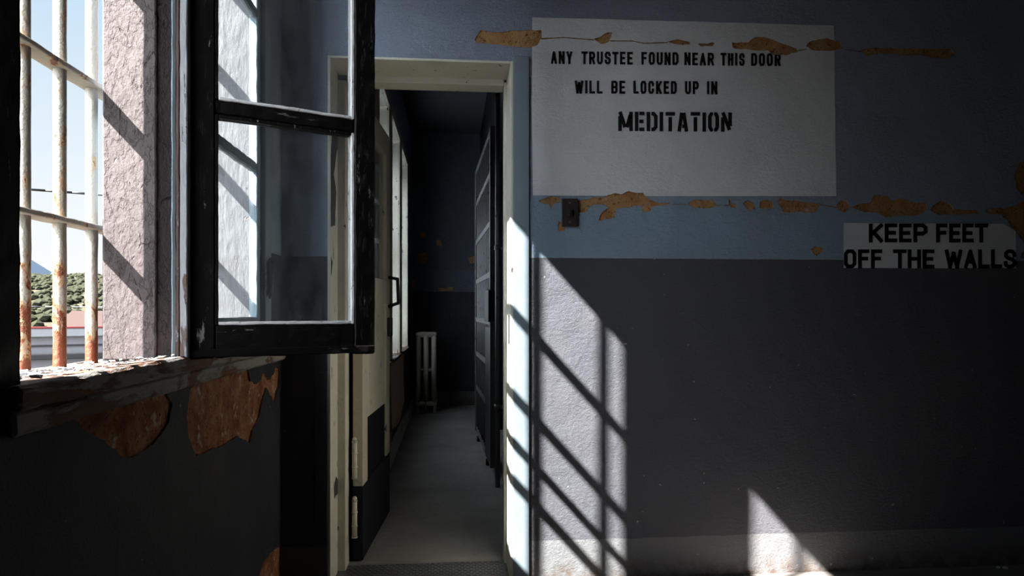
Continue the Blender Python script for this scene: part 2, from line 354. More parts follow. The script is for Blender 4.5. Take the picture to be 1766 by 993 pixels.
cut5 = []
for i, poly in enumerate([[(721,438),(735,434),(738,448),(730,456),(720,452)], [(752,416),(760,414),(762,423),(753,424)], [(724,402),(734,400),(735,408),(727,410)], [(806,446),(820,440),(826,452),(812,454)], [(755,497),(780,495),(782,500),(760,502)], [(706,484),(716,482),(716,498),(709,496)]]):
    pp = jag([onY(px, py, YE) for px, py in poly], .02, .006, i + 80)
    bm = bmesh.new(); prism(bm, [(p.x, YE - .02, p.y) for p in pp], [(p.x, YE + .006, p.y) for p in pp]); cut5.append(link('cut', bm, MAT['plaster']))
cut(wce, cut5); drop(cut5)
bm = bmesh.new(); box(bm, XR + .15, XR + 2.2, 4.0, 4.15, -.1, CE); box(bm, XR + 2.05, XR + 2.2, 4.15, YE, -.1, CE); st(link('wall_cell', bm, MAT['navy']))
bm = bmesh.new(); box(bm, 3.5, 3.65, Y0R, D + .30, -.1, CE); st(link('wall_right', bm, MAT['navy']))
bm = bmesh.new(); box(bm, XO, 3.65, Y0R - .15, Y0R, -.1, CE); st(link('wall_rear', bm, MAT['navy']))
bm = bmesh.new(); box(bm, XO, 3.65, Y0R - .15, YE + .2, -.12, 0.0); st(link('floor', bm, MAT['concrete']))
bm = bmesh.new(); box(bm, XC, XR + 2.2, D + .24, YE, 0.0, .004); st(link('floor_corridor', bm, MAT['concrete_lightened']))
bm = bmesh.new(); box(bm, XO, 3.65, Y0R - .15, YE + .2, CE, CE + .12); st(link('ceiling', bm, MAT['ceiling']))
# corridor baseboard pipe-like moulding
bm = bmesh.new(); rough_box(bm, XC, XC + .05, 3.9, YE, 0, .10, .002, .3, 4, ch=.012); st(link('baseboard_corridor', bm, MAT['cream_soft']))

# ------------------------------------------------------------------ window trims of the room
bm = bmesh.new()                                                       # board on the pier's near side
rough_box(bm, XO + .004, XL - .025, A1 - .008, A1 - .001, ZS + .002, ZH - .002, .0012, .02, 30)
st(link('trim_1', bm, MAT['pier']))
bm = bmesh.new()
rough_box(bm, XL - .003, XL + .008, A1 + .018, A1 + .028, ZS + .003, ZH, .0015, .03, 22, 3, ch=.005)
rough_box(bm, XL + .0005, XL + .006, A1 + .029, A1 + .034, ZS + .003, ZH, .001, .03, 22, 4, ch=.002)
st(link('trim_2', bm, MAT['wood_blue']))
bm = bmesh.new()
rough_box(bm, XL + .016, XL + .034, A1 + .026, A1 + .050, ZS + .003, ZH, .0012, .02, 22, 6, ch=.002)
rough_box(bm, XL + .0005, XL + .004, A1 + .058, B0 - .03, ZS + .003, ZH, .001, .02, 22, 6)
st(link('trim_3', bm, MAT['wood_white']))
bm = bmesh.new(); rough_box(bm, XL + .0075, XL + .0158, A1 + .024, A1 + .050, ZS + .003, ZH, .001, .02, 30, 5, ch=.001)
st(link('trim_9', bm, MAT['rust_wood']))
bm = bmesh.new()                                                       # plaster board on the far side of the far window
rough_box(bm, XO + .004, XL - .001, B1 - .012, B1 - .001, ZS + .002, ZH - .002, .0012, .03, 24, 7)
st(link('trim_4', bm, MAT['jamb_white']))
# flat casing between the far window and the corner
bm = bmesh.new(); box(bm, XL + .0005, XL + .018, B1 - .002, B1 + .06, ZS, ZH, .004); box(bm, XL + .0005, XL + .012, B1 + .062, B1 + .10, ZS, ZH, .004)
st(link('trim_5', bm, MAT['wood_blue']))
# sill board, sloping out, with apron
bm = bmesh.new()
rough_box(bm, -.97, XL + .035, A0 - .06, B1 + .08, .965, 1.005, .004, .02, 16, 8, ch=.006)
for v in bm.verts: v.co.z += (v.co.x - XL) * .07
sillo = st(link('window_sill', bm, MAT['sill'])); sillo.name = 'trim_6'
bm = bmesh.new(); rough_box(bm, XL + .0005, XL + .018, A0 - .04, B1 + .30, .925, .965, .002, .03, 18, 9, ch=.006)
st(link('trim_7', bm, MAT['sill']))

bm = bmesh.new(); rough_box(bm, XL + .0005, XL + .005, A0 - .09, A0 - .006, ZS, ZH, .002, .02, 25, 11, ch=.004); st(link('pier_shade_strip', bm, MAT['black']))  # dark strip laid over the near pier in place of its shade
# fixed sash in the far window
def sash_frame(root, W, z0, z1, mz, matv, math_, dep=.038, st_w=.06, bead=True, rot=None):
    """sash in the local xz plane, x from 0 to W, y is depth"""
    def put(name, bm, mat, **k):
        o = link(name, bm, mat, root); return o
    for i, x in enumerate((0, W - st_w)):
        bm = bmesh.new(); rough_box(bm, x, x + st_w, -dep / 2, dep / 2, z0, z1, .0020, .018, 24, i + 1, ch=.004); put('stile', bm, matv)
    bm = bmesh.new(); rough_box(bm, st_w, W - st_w, -dep / 2 + .002, dep / 2 - .002, z0 + .002, z0 + .085, .0022, .018, 28, 3, ch=.004); put('bottom_rail', bm, math_)
    bm = bmesh.new(); rough_box(bm, st_w, W - st_w, -dep / 2 + .002, dep / 2 - .002, z1 - .06, z1, .002, .03, 28, 4, ch=.004); put('top_rail', bm, math_)
    zs = [z0 + .085] + [v for z in mz for v in (z - .019, z + .019)] + [z1 - .06]
    for z in mz:
        bm = bmesh.new(); rough_box(bm, st_w, W - st_w, -dep / 2 + .004, dep / 2 - .006, z - .019, z + .019, .0028, .014, 30, z, ch=.005); put('muntin', bm, math_)
    for a, b in zip(zs[::2], zs[1::2]):
        bm = bmesh.new(); box(bm, st_w - .004, W - st_w + .004, -.0015, .0015, a - .004, b + .004); put('pane', bm, MAT['glass'])
        if bead:
            t = .008; bw = bmesh.new(); bb = bmesh.new()  # sun-facing beads painted white, shaded ones black, for light on the edges
            for (g0, g1) in ((-.017, -.002), (.002, .017)):
                rough_box(bb, st_w, st_w + t, g0, g1, a, b, .0012, .015, 40, 1, ch=.0015)
                rough_box(bw, W - st_w - t, W - st_w, g0, g1, a, b, .0016, .015, 40, 2, ch=.0015)
                rough_box(bw, st_w + t, W - st_w - t, g0, g1, a, a + t, .0018, .015, 40, 3, ch=.0015)
                rough_box(bb, st_w + t, W - st_w - t, g0, g1, b - t, b, .0012, .015, 40, 4, ch=.0015)
            put('glazing_bead', bw, MAT['bead'])['label'] = 'putty bead on the sun-facing edges, whitened to look lit'
            put('glazing_bead', bb, MAT['black'])
fs = empty('casement', (XL - .012, B0 + .001, 0), math.radians(90))
tag(fs, 'pale blue-grey closed window sash seen through the glass of the black open one', 'window')
sash_frame(fs, B1 - B0 - .014, 1.012, 2.66, [1.62, 2.16], MAT['wood_blue'], MAT['wood_blue'], .03, .035, False)
# open black casement
ang = math.radians(90 - 64)
sash = empty('casement', (-.657, 1.768, 0), ang)
tag(sash, 'black crackled wooden casement sash swung open into the room, glazed, putty edges whitened where sun strikes', 'window')
sash_frame(sash, .480, EYE - .122, EYE + 1.52, [EYE + .514, EYE + 1.05], MAT['black'], MAT['black_rail'])
bm = bmesh.new()                                                       # drip moulding along the foot
rough_box(bm, .002, .476, -.026, -.018, EYE - .118, EYE - .098, .0015, .02, 30, 5, ch=.002); link('drip_mould', bm, MAT['black_rail'], sash)
for z in (1.18, 2.35):                                                 # hinges of the open sash
    bm = bmesh.new(); cyl(bm, (-.008, -.004, z), (-.008, -.004, z + .09), .006); box(bm, -.012, .004, .004, .008, z, z + .09); link('hinge', bm, MAT['iron'], sash)
# old hinge left on the corner casing
y_, z_ = onX(462, 480, XL + .02)
bm = bmesh.new(); cyl(bm, (XL + .03, y_, z_ - .06), (XL + .03, y_, z_ + .06), .010); 
for k in (-.02, .02): cyl(bm, (XL + .03, y_, z_ + k - .001), (XL + .03, y_, z_ + k + .001), .0115)
bmesh.ops.create_icosphere(bm, subdivisions=2, radius=.009, matrix=Matrix.Translation((XL + .03, y_, z_ - .066)))
bmesh.ops.create_icosphere(bm, subdivisions=2, radius=.009, matrix=Matrix.Translation((XL + .03, y_, z_ + .066)))
box(bm, XL + .018, XL + .024, y_ - .03, y_ + .005, z_ - .05, z_ + .05, .001)
tag(link('hinge', bm, MAT['iron']), 'dark iron hinge knuckle on the blue casing seen through the open sash', 'hinge')

# barred grille outside both windows
gr = empty('window_grille', (0, 0, 0)); tag(gr, 'cream painted iron window bars with orange rust at their feet', 'bars')
XB = -.872
for y in (1.07, 1.205, 1.340, 1.474, 1.604, 1.739, 1.955, 2.113, 2.262, 2.56):
    bm = bmesh.new(); n = 40
    rings = []
    for i in range(n + 1):
        z = .955 + i * (2.9 - .955) / n; ring = []
        for j in range(14):
            a = 2 * math.pi * j / 14; r = .0134 + noise.noise(Vector((math.cos(a) * 2, y * 9, z * 22))) * (.0014 if z < 1.3 else .0006)
            ring.append(bm.verts.new((XB + math.cos(a) * r, y + math.sin(a) * r, z)))
        rings.append(ring)
    for r0, r1 in zip(rings[:-1], rings[1:]):
        for j in range(14): bm.faces.new((r0[j], r0[(j + 1) % 14], r1[(j + 1) % 14], r1[j])).smooth = True
    link('bar', bm, MAT['bar'], gr)
for z in (.200, .543, .895, 1.235):
    bm = bmesh.new(); rough_box(bm, XB - .024, XB + .024, .95, 2.58, EYE + z - .006, EYE + z + .006, .0012, .025, 20, z, ch=.002)
    link('crossbar', bm, MAT['bar'], gr)

# ------------------------------------------------------------------ door frame in the back wall
fr = st(empty('door_1', (0, 0, 0)))
bm = bmesh.new(); box(bm, DX0, DX0 + .012, D - .004, D + .17, 0, DZ, .002); box(bm, DX0, DX0 + .045, D + .17, D + .27, 0, DZ - .04, .004); link('jamb', bm, MAT['cream'], fr)
bm = bmesh.new(); box(bm, DX1 - .012, DX1, D - .004, D + .20, 0, DZ, .003); box(bm, DX1 - .022, DX1, D + .20, D + .27, 0, DZ - .02, .003); link('jamb', bm, MAT['cream'], fr)
bm = bmesh.new(); box(bm, DX0 + .012, DX1 - .012, D - .003, D + .20, DZ - .010, DZ, .002); box(bm, DX0 + .045, DX1 - .022, D + .20, D + .30, DZ - .035, DZ, .004); link('head_jamb', bm, MAT['cream'], fr)
bm = bmesh.new(); rough_box(bm, DX1, DX1 + .066, D - .008, D + .001, 0, DZ + .02, .0006, .03, 12, ch=.002); link('casing', bm, MAT['casing'], fr)
bm = bmesh.new(); rough_box(bm, DX0 - .05, DX0, D - .006, D + .001, 0, DZ + .02, .0006, .03, 12, ch=.002); link('casing', bm, MAT['wall'], fr)
for poly in ([(573,232),(587,229),(581,262),(576,300),(580,332),(578,388),(570,392),(571,335),(567,300),(571,262)], [(580,820),(584,830),(583,850),(577,860),(576,840)], [(571,440),(574,452),(571,476),(569,455)]):
    pp = jag([onX(px, py, DX0 + .013) for px, py in poly], .012, .003, 4); pp = [p for p in pp if p.x > D]
    bm = bmesh.new(); prism(bm, [(DX0 + .0115, p.x, p.y) for p in pp], [(DX0 + .0128, p.x, p.y) for p in pp]); link('bare_patch', bm, MAT['bare_wood'], fr)['label'] = 'dark bare patch where the cream paint has flaked'
bm = bmesh.new(); box(bm, DX1 - .016, DX1 - .0118, D + .03, D + .06, .98, 1.10, .001); link('strike_plate', bm, MAT['iron'], fr)
# threshold tread plate
bm = bmesh.new(); box(bm, DX0 + .013, DX1 - .013, D - .02, D + .235, .0, .006, .001)
for r in range(13):
    for k in range(26):
        x = DX0 + .05 + k * .0255 + (.012 if r % 2 else 0); y = D + .0 + r * .018
        if x < DX1 - .05: box(bm, x, x + .017, y, y + .006, .0055, .0085)
tag(link('threshold_plate', bm, MAT['steel']), 'worn steel tread plate with raised dashes on the doorway floor', 'threshold')

# open wooden door in the corridor
dr = empty('wooden_door', (-.44, D + .275, 0), math.radians(86)); tag(dr, 'cream wooden door with a dark lower part standing open along the corridor wall', 'door')
# local x runs along the leaf, local y = -thickness (room side faces -y after rotation -> +x world)
LW, LH, T = .74, EYE + .95, .045
def lb(name, x0, x1, z0, z1, mat, y0=-T, y1=0, bev=.003): b = bmesh.new(); box(b, x0, x1, y0, y1, z0, z1, bev); return link(name, b, mat, dr)
lb('stile', 0, .11, .34, LH, MAT['cream_soft']); lb('stile', LW - .11, LW, .34, LH, MAT['cream_soft'])
lb('rail', .11, LW - .11, 1.16, 1.28, MAT['cream']); lb('rail', .11, LW - .11, LH - .12, LH, MAT['cream_soft'])
lb('kick_plate', 0, LW, .012, .34, MAT['navy'])
lb('panel', .11, LW - .11, .62, 1.16, MAT['cream'], -T + .012, -.012, .001); lb('panel', .11, LW - .11, .34, .62, MAT['navy'], -T + .010, -.010, .001)
lb('pane', .11, LW - .11, 1.28, LH - .12, MAT['glass'], -.026, -.020, .0)
b = bmesh.new(); hx = LW - .05; tube(b, [Vector((hx, -T, 1.30)), Vector((hx, -T - .05, 1.29)), Vector((hx, -T - .055, 1.16)), Vector((hx, -T, 1.14))], .009); link('handle', b, MAT['iron'], dr)
b = bmesh.new(); box(b, LW - .09, LW - .02, -T - .02, -T, .98, 1.08, .004); link('lock', b, MAT['iron'], dr)
for z in (.12, .38, 1.9):
    b = bmesh.new(); cyl(b, (-.016, -.012, z), (-.016, -.012, z + .16), .011); 
    for q in (z, z + .05, z + .11, z + .16): cyl(b, (-.016, -.012, q - .002), (-.016, -.012, q + .002), .0135)
    bmesh.ops.create_icosphere(b, subdivisions=2, radius=.011, matrix=Matrix.Translation((-.016, -.012, z + .17)))
    box(b, -.02, .001, -.02, -.004, z, z + .16); link('hinge', b, MAT['cream'], dr)

# corridor windows
for i, (a, b2) in enumerate(CW):
    t = st(empty('window_%d' % (i + 1), (0, 0, 0)))
    b = bmesh.new(); xg = XC - .12
    for yy in (a, b2 - .05): box(b, xg - .02, xg + .02, yy, yy + .05, .76, 2.60, .003)
    for zz in (.76, 1.62, 2.55): box(b, xg - .018, xg + .018, a + .05, b2 - .05, zz, zz + .05, .003)
    link('window_frame', b, MAT['jamb_white'], t)
    b = bmesh.new(); box(b, xg - .003, xg + .003, a + .05, b2 - .05, .80, 2.56); link('pane', b, MAT['diffuser'], t)
    b = bmesh.new(); box(b, XC - .28, XC + .035, a - .03, b2 + .03, .715, .742, .005); link('window_sill', b, MAT['sill'], t)
    b = bmesh.new(); box(b, XC, XC + .022, a - .06, b2 + .06, 2.62, 2.70, .004); box(b, XC, XC + .018, a - .06, a, .745, 2.62, .003); box(b, XC, XC + .018, b2, b2 + .06, .745, 2.62, .003); link('window_casing', b, MAT['cream_soft'], t)

# radiator at the end of the corridor
ra = empty('radiator', (-.285, 7.62, 0)); tag(ra, 'old cast-iron column radiator in the corner at the corridor end', 'radiator')
for k in range(5):
    y = -.12 + k * .062; b = bmesh.new()
    for x in (-.084, 0, .084):
        cyl(b, (x, y, .09), (x, y, .86), .0275, 16)
    for z in (.105, .47, .855):
        r = .03 if z != .47 else .018
        cyl(b, (-.09, y, z), (.09, y, z), r, 16)
        for sx in (-1, 1): bmesh.ops.create_icosphere(b, subdivisions=3, radius=r, matrix=Matrix.Translation((sx * .09, y, z)))
    if k in (0, 4):
        for x in (-.09, .09): cyl(b, (x, y, 0), (x, y, .10), .02, 12, .014)
    for z in (.12, .84):
        if k < 4: cyl(b, (0, y, z), (0, y + .062, z), .02, 12)
    link('section', b, MAT['radiator'], ra)
b = bmesh.new(); tube(b, [Vector((.0, -.14, .12)), Vector((.0, -.17, .12)), Vector((-.0, -.17, -.0))], .010); link('supply_pipe', b, MAT['radiator'], ra)

# barred gate on the corridor's right
gt = empty('barred_gate', (.272, 4.62, 0), math.atan2(1.5, -.052)); tag(gt, 'tall dark steel barred gate standing open on the right of the corridor', 'gate')
GL = 1.5
for x in (0, GL - .045):
    b = bmesh.new(); box(b, x, x + .045, -.018, .018, .05, 2.37, .003); link('stile', b, MAT['steel'], gt)
for z in (.05, .42, .72, 1.02, 1.35, 1.70, 2.04, 2.33):
    b = bmesh.new(); box(b, .045, GL - .045, -.012, .012, z, z + .04, .002); link('crossbar', b, MAT['steel'], gt)
for k in range(12):
    x = .045 + (GL - .09) * (k + .5) / 12; b = bmesh.new(); cyl(b, (x, 0, .06), (x, 0, 2.35), .009, 10); link('bar', b, MAT['steel'], gt)
b = bmesh.new(); box(b, .0, .34, -.03, .03, 1.04, 1.26, .006); link('lock_box', b, MAT['iron'], gt)
b = bmesh.new(); box(b, .05, .45, -.013, .013, .05, 1.0, .002); link('kick_panel', b, MAT['iron'], gt)
for x in (.3, 1.2):
    b = bmesh.new(); cyl(b, (x, 0, 0), (x, 0, .05), .022); link('roller', b, MAT['iron'], gt)
b = bmesh.new(); cyl(b, (.285, 4.30, 0), (.285, 4.30, CE), .016, 14)
for z in (.5, 1.5, 2.5): cyl(b, (.285, 4.30, z), (.285, 4.30, z + .03), .021, 14); box(b, .285, XR, 4.29, 4.31, z, z + .02)
tag(link('conduit_pipe', b, MAT['steel']), 'thin vertical steel pipe in front of the barred gate', 'pipe')

# ------------------------------------------------------------------ signs painted on the wall
G = {  # strokes on a 0..1 by 0..1 cell (y up); coordinates of stroke centre lines
 'A': [[(0, 0), (.5, 1), (1, 0)], [(.2, .3), (.8, .3)]], 'N': [[(0, 0), (0, 1)], [(0, 1), (1, 0)], [(1, 0), (1, 1)]], 'Y': [[(0, 1), (.5, .42)], [(1, 1), (.5, .42)], [(.5, .48), (.5, 0)]],
 'T': [[(-.08, 1), (1.08, 1)], [(.5, 1), (.5, 0)]], 'R': [[(0, 0), (0, 1)], [(0, 1), (.75, 1), (1, .85), (1, .6), (.75, .48), (0, .48)], [(.6, .48), (1, 0)]],
 'U': [[(0, 1), (0, .18), (.25, 0), (.75, 0), (1, .18), (1, 1)]], 'S': [[(1, .78), (1, .86), (.75, 1), (.25, 1), (0, .86), (0, .66), (.2, .54), (.8, .46), (1, .34), (1, .14), (.75, 0), (.25, 0), (0, .14), (0, .22)]],
 'E': [[(0, 0), (0, 1)], [(0, 1), (1, 1)], [(0, .5), (.85, .5)], [(0, 0), (1, 0)]], 'F': [[(0, 0), (0, 1)], [(0, 1), (1, 1)], [(0, .52), (.85, .52)]],
 'O': [[(.25, 0), (.75, 0), (1, .17), (1, .83), (.75, 1), (.25, 1), (0, .83), (0, .17), (.25, 0)]], 'D': [[(0, 0), (0, 1), (.7, 1), (1, .83), (1, .17), (.7, 0), (0, 0)]],
 'H': [[(0, 0), (0, 1)], [(1, 0), (1, 1)], [(0, .5), (1, .5)]], 'I': [[(.5, 0), (.5, 1)]], 'W': [[(0, 1), (.25, 0)], [(.25, 0), (.5, .85)], [(.5, .85), (.75, 0)], [(.75, 0), (1, 1)]],
 'L': [[(0, 1), (0, 0), (1, 0)]], 'B': [[(0, 0), (0, 1), (.75, 1), (1, .87), (1, .62), (.8, .51), (0, .51)], [(.8, .51), (1, .4), (1, .13), (.75, 0), (0, 0)]],
 'C': [[(1, .72), (1, .83), (.75, 1), (.25, 1), (0, .83), (0, .17), (.25, 0), (.75, 0), (1, .17), (1, .28)]], 'K': [[(0, 0), (0, 1)], [(1, 1), (.05, .4)], [(.3, .55), (1, 0)]],
 'P': [[(0, 0), (0, 1)], [(0, 1), (.75, 1), (1, .85), (1, .6), (.75, .45), (0, .45)]], 'M': [[(0, 0), (0, 1)], [(0, 1), (.5, .25)], [(.5, .25), (1, 1)], [(1, 1), (1, 0)]],
}
# stencil forms with bridges
G2 = {'M': [[(0, -.11), (0, .84)], [(.0, 1.11), (.46, .12)], [(.93, .9), (.62, .12)], [(1, -.11), (1, 1.11)]], 'E': [[(0, -.11), (0, 1.11)], [(.42, 1), (1.25, 1)], [(.42, .5), (1.1, .5)], [(.42, 0), (1.25, 0)]],
 'D': [[(0, -.11), (0, 1.11)], [(.40, 1), (.7, 1), (1, .83), (1, .17), (.7, 0), (.40, 0)]], 'I': [[(.5, -.11), (.5, 1.11)]], 'T': [[(-.22, 1), (1.22, 1)], [(.5, .80), (.5, -.11)]],
 'A': [[(0, -.11), (.36, 1.08)], [(.62, 1.08), (1, -.11)], [(.42, .22), (.66, .22)]], 'O': [[(.38, 0), (.2, 0), (0, .17), (0, .83), (.2, 1), (.38, 1)], [(.62, 0), (.8, 0), (1, .17), (1, .83), (.8, 1), (.62, 1)]],
 'N': [[(0, -.11), (0, .80)], [(.02, 1.11), (.92, -.0)], [(1, .25), (1, 1.11)]]}
WID = {'I': .0, 'M': 1.5, 'W': 1.6,  'T': .9, 'L': .85, 'E': .85, 'F': .85}
def stroke_poly(p, q, th, c0, c1):
    d = (q - p); L = d.length; d.normalize(); n = Vector((-d.y, d.x)) * th / 2
    p = p - d * (th / 2 if c0 else 0); q = q + d * (th / 2 if c1 else 0)
    return [p + n, p - n, q - n, q + n]
def word_px(bm, word, x0, x1, yt, yb, th, gap, glyphs=G, y_at=None, butt=False):
    """write a word between two pixel columns of the wall, as thin paint"""
    ws = [WID.get(ch, 1.0) for ch in word]; n = len(word)
    unit = ((x1 - x0) - gap * (n - 1) - th * n) / sum(ws); x = x0
    for ch, ww in zip(word, ws):
        W_ = ww * unit; wob = random.uniform(-.25, .25)
        for st_ in glyphs[ch]:
            for k in range(len(st_) - 1):
                P = [Vector((x + th / 2 + (a * W_ if ch != 'I' else 0), yb - th / 2 - b * (yb - yt - th))) for a, b in (st_[k], st_[k + 1])]
                inner0 = k > 0; inner1 = k < len(st_) - 2
                diag = abs(P[0].x - P[1].x) > .3 and abs(P[0].y - P[1].y) > .3 * abs(P[0].x - P[1].x)
                q = stroke_poly(P[0], P[1], th, not inner0 and not butt, not inner1 and not butt)
                if inner0: pass
                f = [onY(v.x, v.y + wob + (y_at(v.x) if y_at else 0), D) for v in q]
                A = [bm.verts.new((a, SIGN_Y, b)) for a, b in f]; B = [bm.verts.new((a, SIGN_Y + .0008, b)) for a, b in f]
                bm.faces.new(A); bm.faces.new(B[::-1])
                for i in range(4): bm.faces.new((A[i], B[i], B[(i + 1) % 4], A[(i + 1) % 4]))
                if inner1:   # round joint
                    c = P[1]; R = [onY(c.x + math.cos(t_ * math.pi / 4 + math.pi / 8) * th * .54, c.y + wob + math.sin(t_ * math.pi / 4 + math.pi / 8) * th * .54 + (y_at(c.x) if y_at else 0), D) for t_ in range(8)]
                    bm.faces.new([bm.verts.new((a, SIGN_Y - .00005, b)) for a, b in R])
        x += W_ + th + gap
SIGN_Y = D - .0019
def panel(name, corners):
    bm = bmesh.new(); pp = [Vector(onY(*p)) for p in corners]
    poly = jag(pp, .04, .0006, 3)
    prism(bm, [(p.x, D - .001, p.y) for p in poly], [(p.x, D + .0005, p.y) for p in poly]); return link(name, bm, MAT['sign'])
s1 = empty('wall_sign', (0, 0, 0)); tag(s1, 'large white rectangle painted on the wall with stencilled warning to trustees', 'sign')
p1 = panel('sign_panel', [(918, 30), (1180, 37), (1438, 44), (1442, 338), (1180, 338), (919, 337), (917, 180)]); cut(p1, cut1 + cut2); p1.parent = s1
sl = lambda x: (x - 950) * .010
def words(sign, spec, *a, label=None, **k):
    for wd, x0, x1 in spec:
        bm = bmesh.new(); word_px(bm, wd, x0, x1, *a, **k)
        if wd == 'DOOR':                                               # flaked away with the plaster above it
            bmesh.ops.triangulate(bm, faces=bm.faces); bmesh.ops.subdivide_edges(bm, edges=bm.edges, cuts=7, use_grid_fill=True)
            hole = jag([onY(*p) for p in CH[4]], .010, .0028, 4)
            def inside(x, z):
                c = False
                for p, q in zip(hole, hole[1:] + hole[:1]):
                    if (p.y > z) != (q.y > z) and x < (q.x - p.x) * (z - p.y) / (q.y - p.y) + p.x: c = not c
                return c
            bmesh.ops.delete(bm, geom=[f for f in bm.faces if inside(f.calc_center_median().x, f.calc_center_median().z)], context='FACES')
        o = link('lettering', bm, MAT['letter'], sign)
        if label: o['label'] = label
words(s1, (('ANY', 950, 987), ('TRUSTEE', 1003, 1091), ('FOUND', 1106, 1170), ('NEAR', 1180, 1231), ('THIS', 1243, 1284), ('DOOR', 1295, 1346)), 88.5, 110.3, 4.0, 3.0, y_at=sl)
sl2 = lambda x: (x - 990) * .006
words(s1, (('WILL', 991, 1039), ('BE', 1054, 1078), ('LOCKED', 1092, 1167), ('UP', 1181, 1205), ('IN', 1219, 1237)), 139, 161.3, 4.1, 3.0, y_at=sl2)
words(s1, (('MEDITATION', 1066, 1262),), 192.5, 226, 6.2, 3.4, G2, butt=True, y_at=lambda x: (x - 1066) * .008, label='larger word in broken stencil capitals')
s2 = empty('wall_sign', (0, 0, 0)); tag(s2, 'small white painted sign about feet on the dark right end of the wall', 'sign')
p2 = panel('sign_panel', [(1455, 384.5), (1600, 385), (1730, 386), (1751, 398), (1752, 462), (1600, 462.5), (1455, 462)]); cut(p2, cut1); p2.parent = s2
G['S'] = [[(1, .74), (.92, .92), (.7, 1), (.3, 1), (.05, .88), (.05, .66), (.3, .55), (.7, .48), (1, .36), (1, .14), (.7, 0), (.3, 0), (.02, .1), (0, .24)]]
words(s2, (('KEEP', 1498, 1599), ('FEET', 1614, 1702)), 385.5, 418, 6.6, 3.2)
words(s2, (('OFF', 1455, 1521), ('THE', 1541, 1611), ('WALLS', 1629, 1752)), 430, 462.5, 6.4, 3.0)
drop(cut1 + cut2)

# light switch
sx, sz = onY(982, 367)
sw = empty('light_switch', (sx, D, sz)); tag(sw, 'brown metal light switch on the blue band of wall beside the doorway', 'light switch')
bm = bmesh.new(); box(bm, -.034, .034, -.012, -.0, -.058, .058, .003); link('switch_plate', bm, simple('brown_metal', (.055, .042, .038), .45, .5, .4), sw)
bm = bmesh.new(); box(bm, -.007, .007, -.026, -.011, -.016, .012, .002); link('toggle', bm, MAT['iron'], sw)
for z in (-.04, .04):
    bm = bmesh.new(); cyl(bm, (0, -.014, z), (0, -.011, z), .004, 12); link('screw', bm, MAT['steel'], sw)

# flakes of paint lying on the sill, debris on the floor
bm = bmesh.new()
for i in range(150):
    x = random.uniform(-.845, XL + .02); y = random.uniform(1.15, 1.80) ** 1; z = 1.006 + (x - XL) * .07 + .002
    if y > A1 - .02 and x < XL + .0: continue
    a = random.uniform(0, 6.28); L = random.uniform(.006, .024); Wd = random.uniform(.003, .010); n = 5; R = Matrix.Rotation(a, 3, 'Z'); pr = None
    lift = random.uniform(.001, .007)
    for k in range(n + 1):
        q = k / n; zz = lift * abs(math.sin(q * 3.0 + a)); w2 = Wd * (1 - .5 * abs(q - .5))
        pa = R @ Vector(((q - .5) * L, -w2, 0)); pb = R @ Vector(((q - .5) * L, w2, 0))
        va = bm.verts.new((x + pa.x, y + pa.y, z + zz)); vb = bm.verts.new((x + pb.x, y + pb.y, z + zz + .001))
        if pr: bm.faces.new((pr[0], pr[1], vb, va))
        pr = (va, vb)
fl = link('paint_flakes', bm, MAT['bead']); tag(fl, 'curled flakes of peeling pale paint along the top of the window sill', 'paint flakes', kind='stuff')
for i, (px, py, lab) in enumerate([(1722, 980, 'small white plaster crumb on the floor, leftmost of the pair by the wall'), (1734, 981, 'small white plaster crumb on the floor, rightmost of the pair by the wall')]):
    a, b_, c_ = ray(px, py); t = -EYE / c_
    bm = bmesh.new(); bmesh.ops.create_icosphere(bm, subdivisions=2, radius=.007 + .002 * i)
    for v in bm.verts: v.co = Vector((v.co.x * 1.4, v.co.y, v.co.z * .6)) + noise.noise_vector(v.co * 120) * .003
    o = link('plaster_crumb', bm, MAT['sign']); o.location = (a * t, b_ * t, .005); tag(o, lab, 'debris')

# ------------------------------------------------------------------ outside
m = M('dry_hillside', 1, .05); m.color(m.mix(m.step(m.noise(.12, 5, .65), .4, .6), (.075, .065, .048), (.05, .046, .032))); MAT['hill'] = m.m
m = M('shrub_green', 1, .05); m.color(m.mix(m.noise(.4, 3), (.018, .020, .012), (.035, .036, .024))); MAT['shrub'] = m.m
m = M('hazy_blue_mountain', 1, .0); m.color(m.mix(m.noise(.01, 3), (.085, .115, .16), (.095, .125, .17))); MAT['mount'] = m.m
def at(az_px, dist):   # ground point in the direction of a column, at a distance
    a, b, c = ray(az_px, 535); L = math.hypot(a, b); return a / L * dist, b / L * dist
def hz_(x, y):
    d = math.hypot(x, y); t = max(0, min(1, (d - 45) / 120)); t = t * t * (3 - 2 * t)
    return -4 + t * (11.4 + 3.2 * noise.noise(Vector((x * .02, y * .02, 3)))) + .5 * noise.noise(Vector((x * .1, y * .1, 0)))
bm = bmesh.new(); NA, NR = 90, 50; g = []
for i in range(NA + 1):
    az = math.radians(200 - i * 110 / NA); row = []
    for j in range(NR + 1):
        d = 3 + (230 - 3) * (j / NR) ** 1.4; x = math.cos(az) * d - 1.5; y = math.sin(az) * d
        row.append(bm.verts.new((x, y, hz_(x, y) if x < -1.0 else -4)))
    g.append(row)
for i in range(NA):
    for j in range(NR): bm.faces.new((g[i][j], g[i + 1][j], g[i + 1][j + 1], g[i][j + 1]))
st(link('ground', bm, MAT['hill'], smooth=True))
hx_, hy_ = at(128, 40)
bm = bmesh.new(); base = bmesh.new(); bmesh.ops.create_icosphere(base, subdivisions=1, radius=1); bv = [v.co.copy() for v in base.verts]; bf = [[v.index for v in f.verts] for f in base.faces]; base.free()
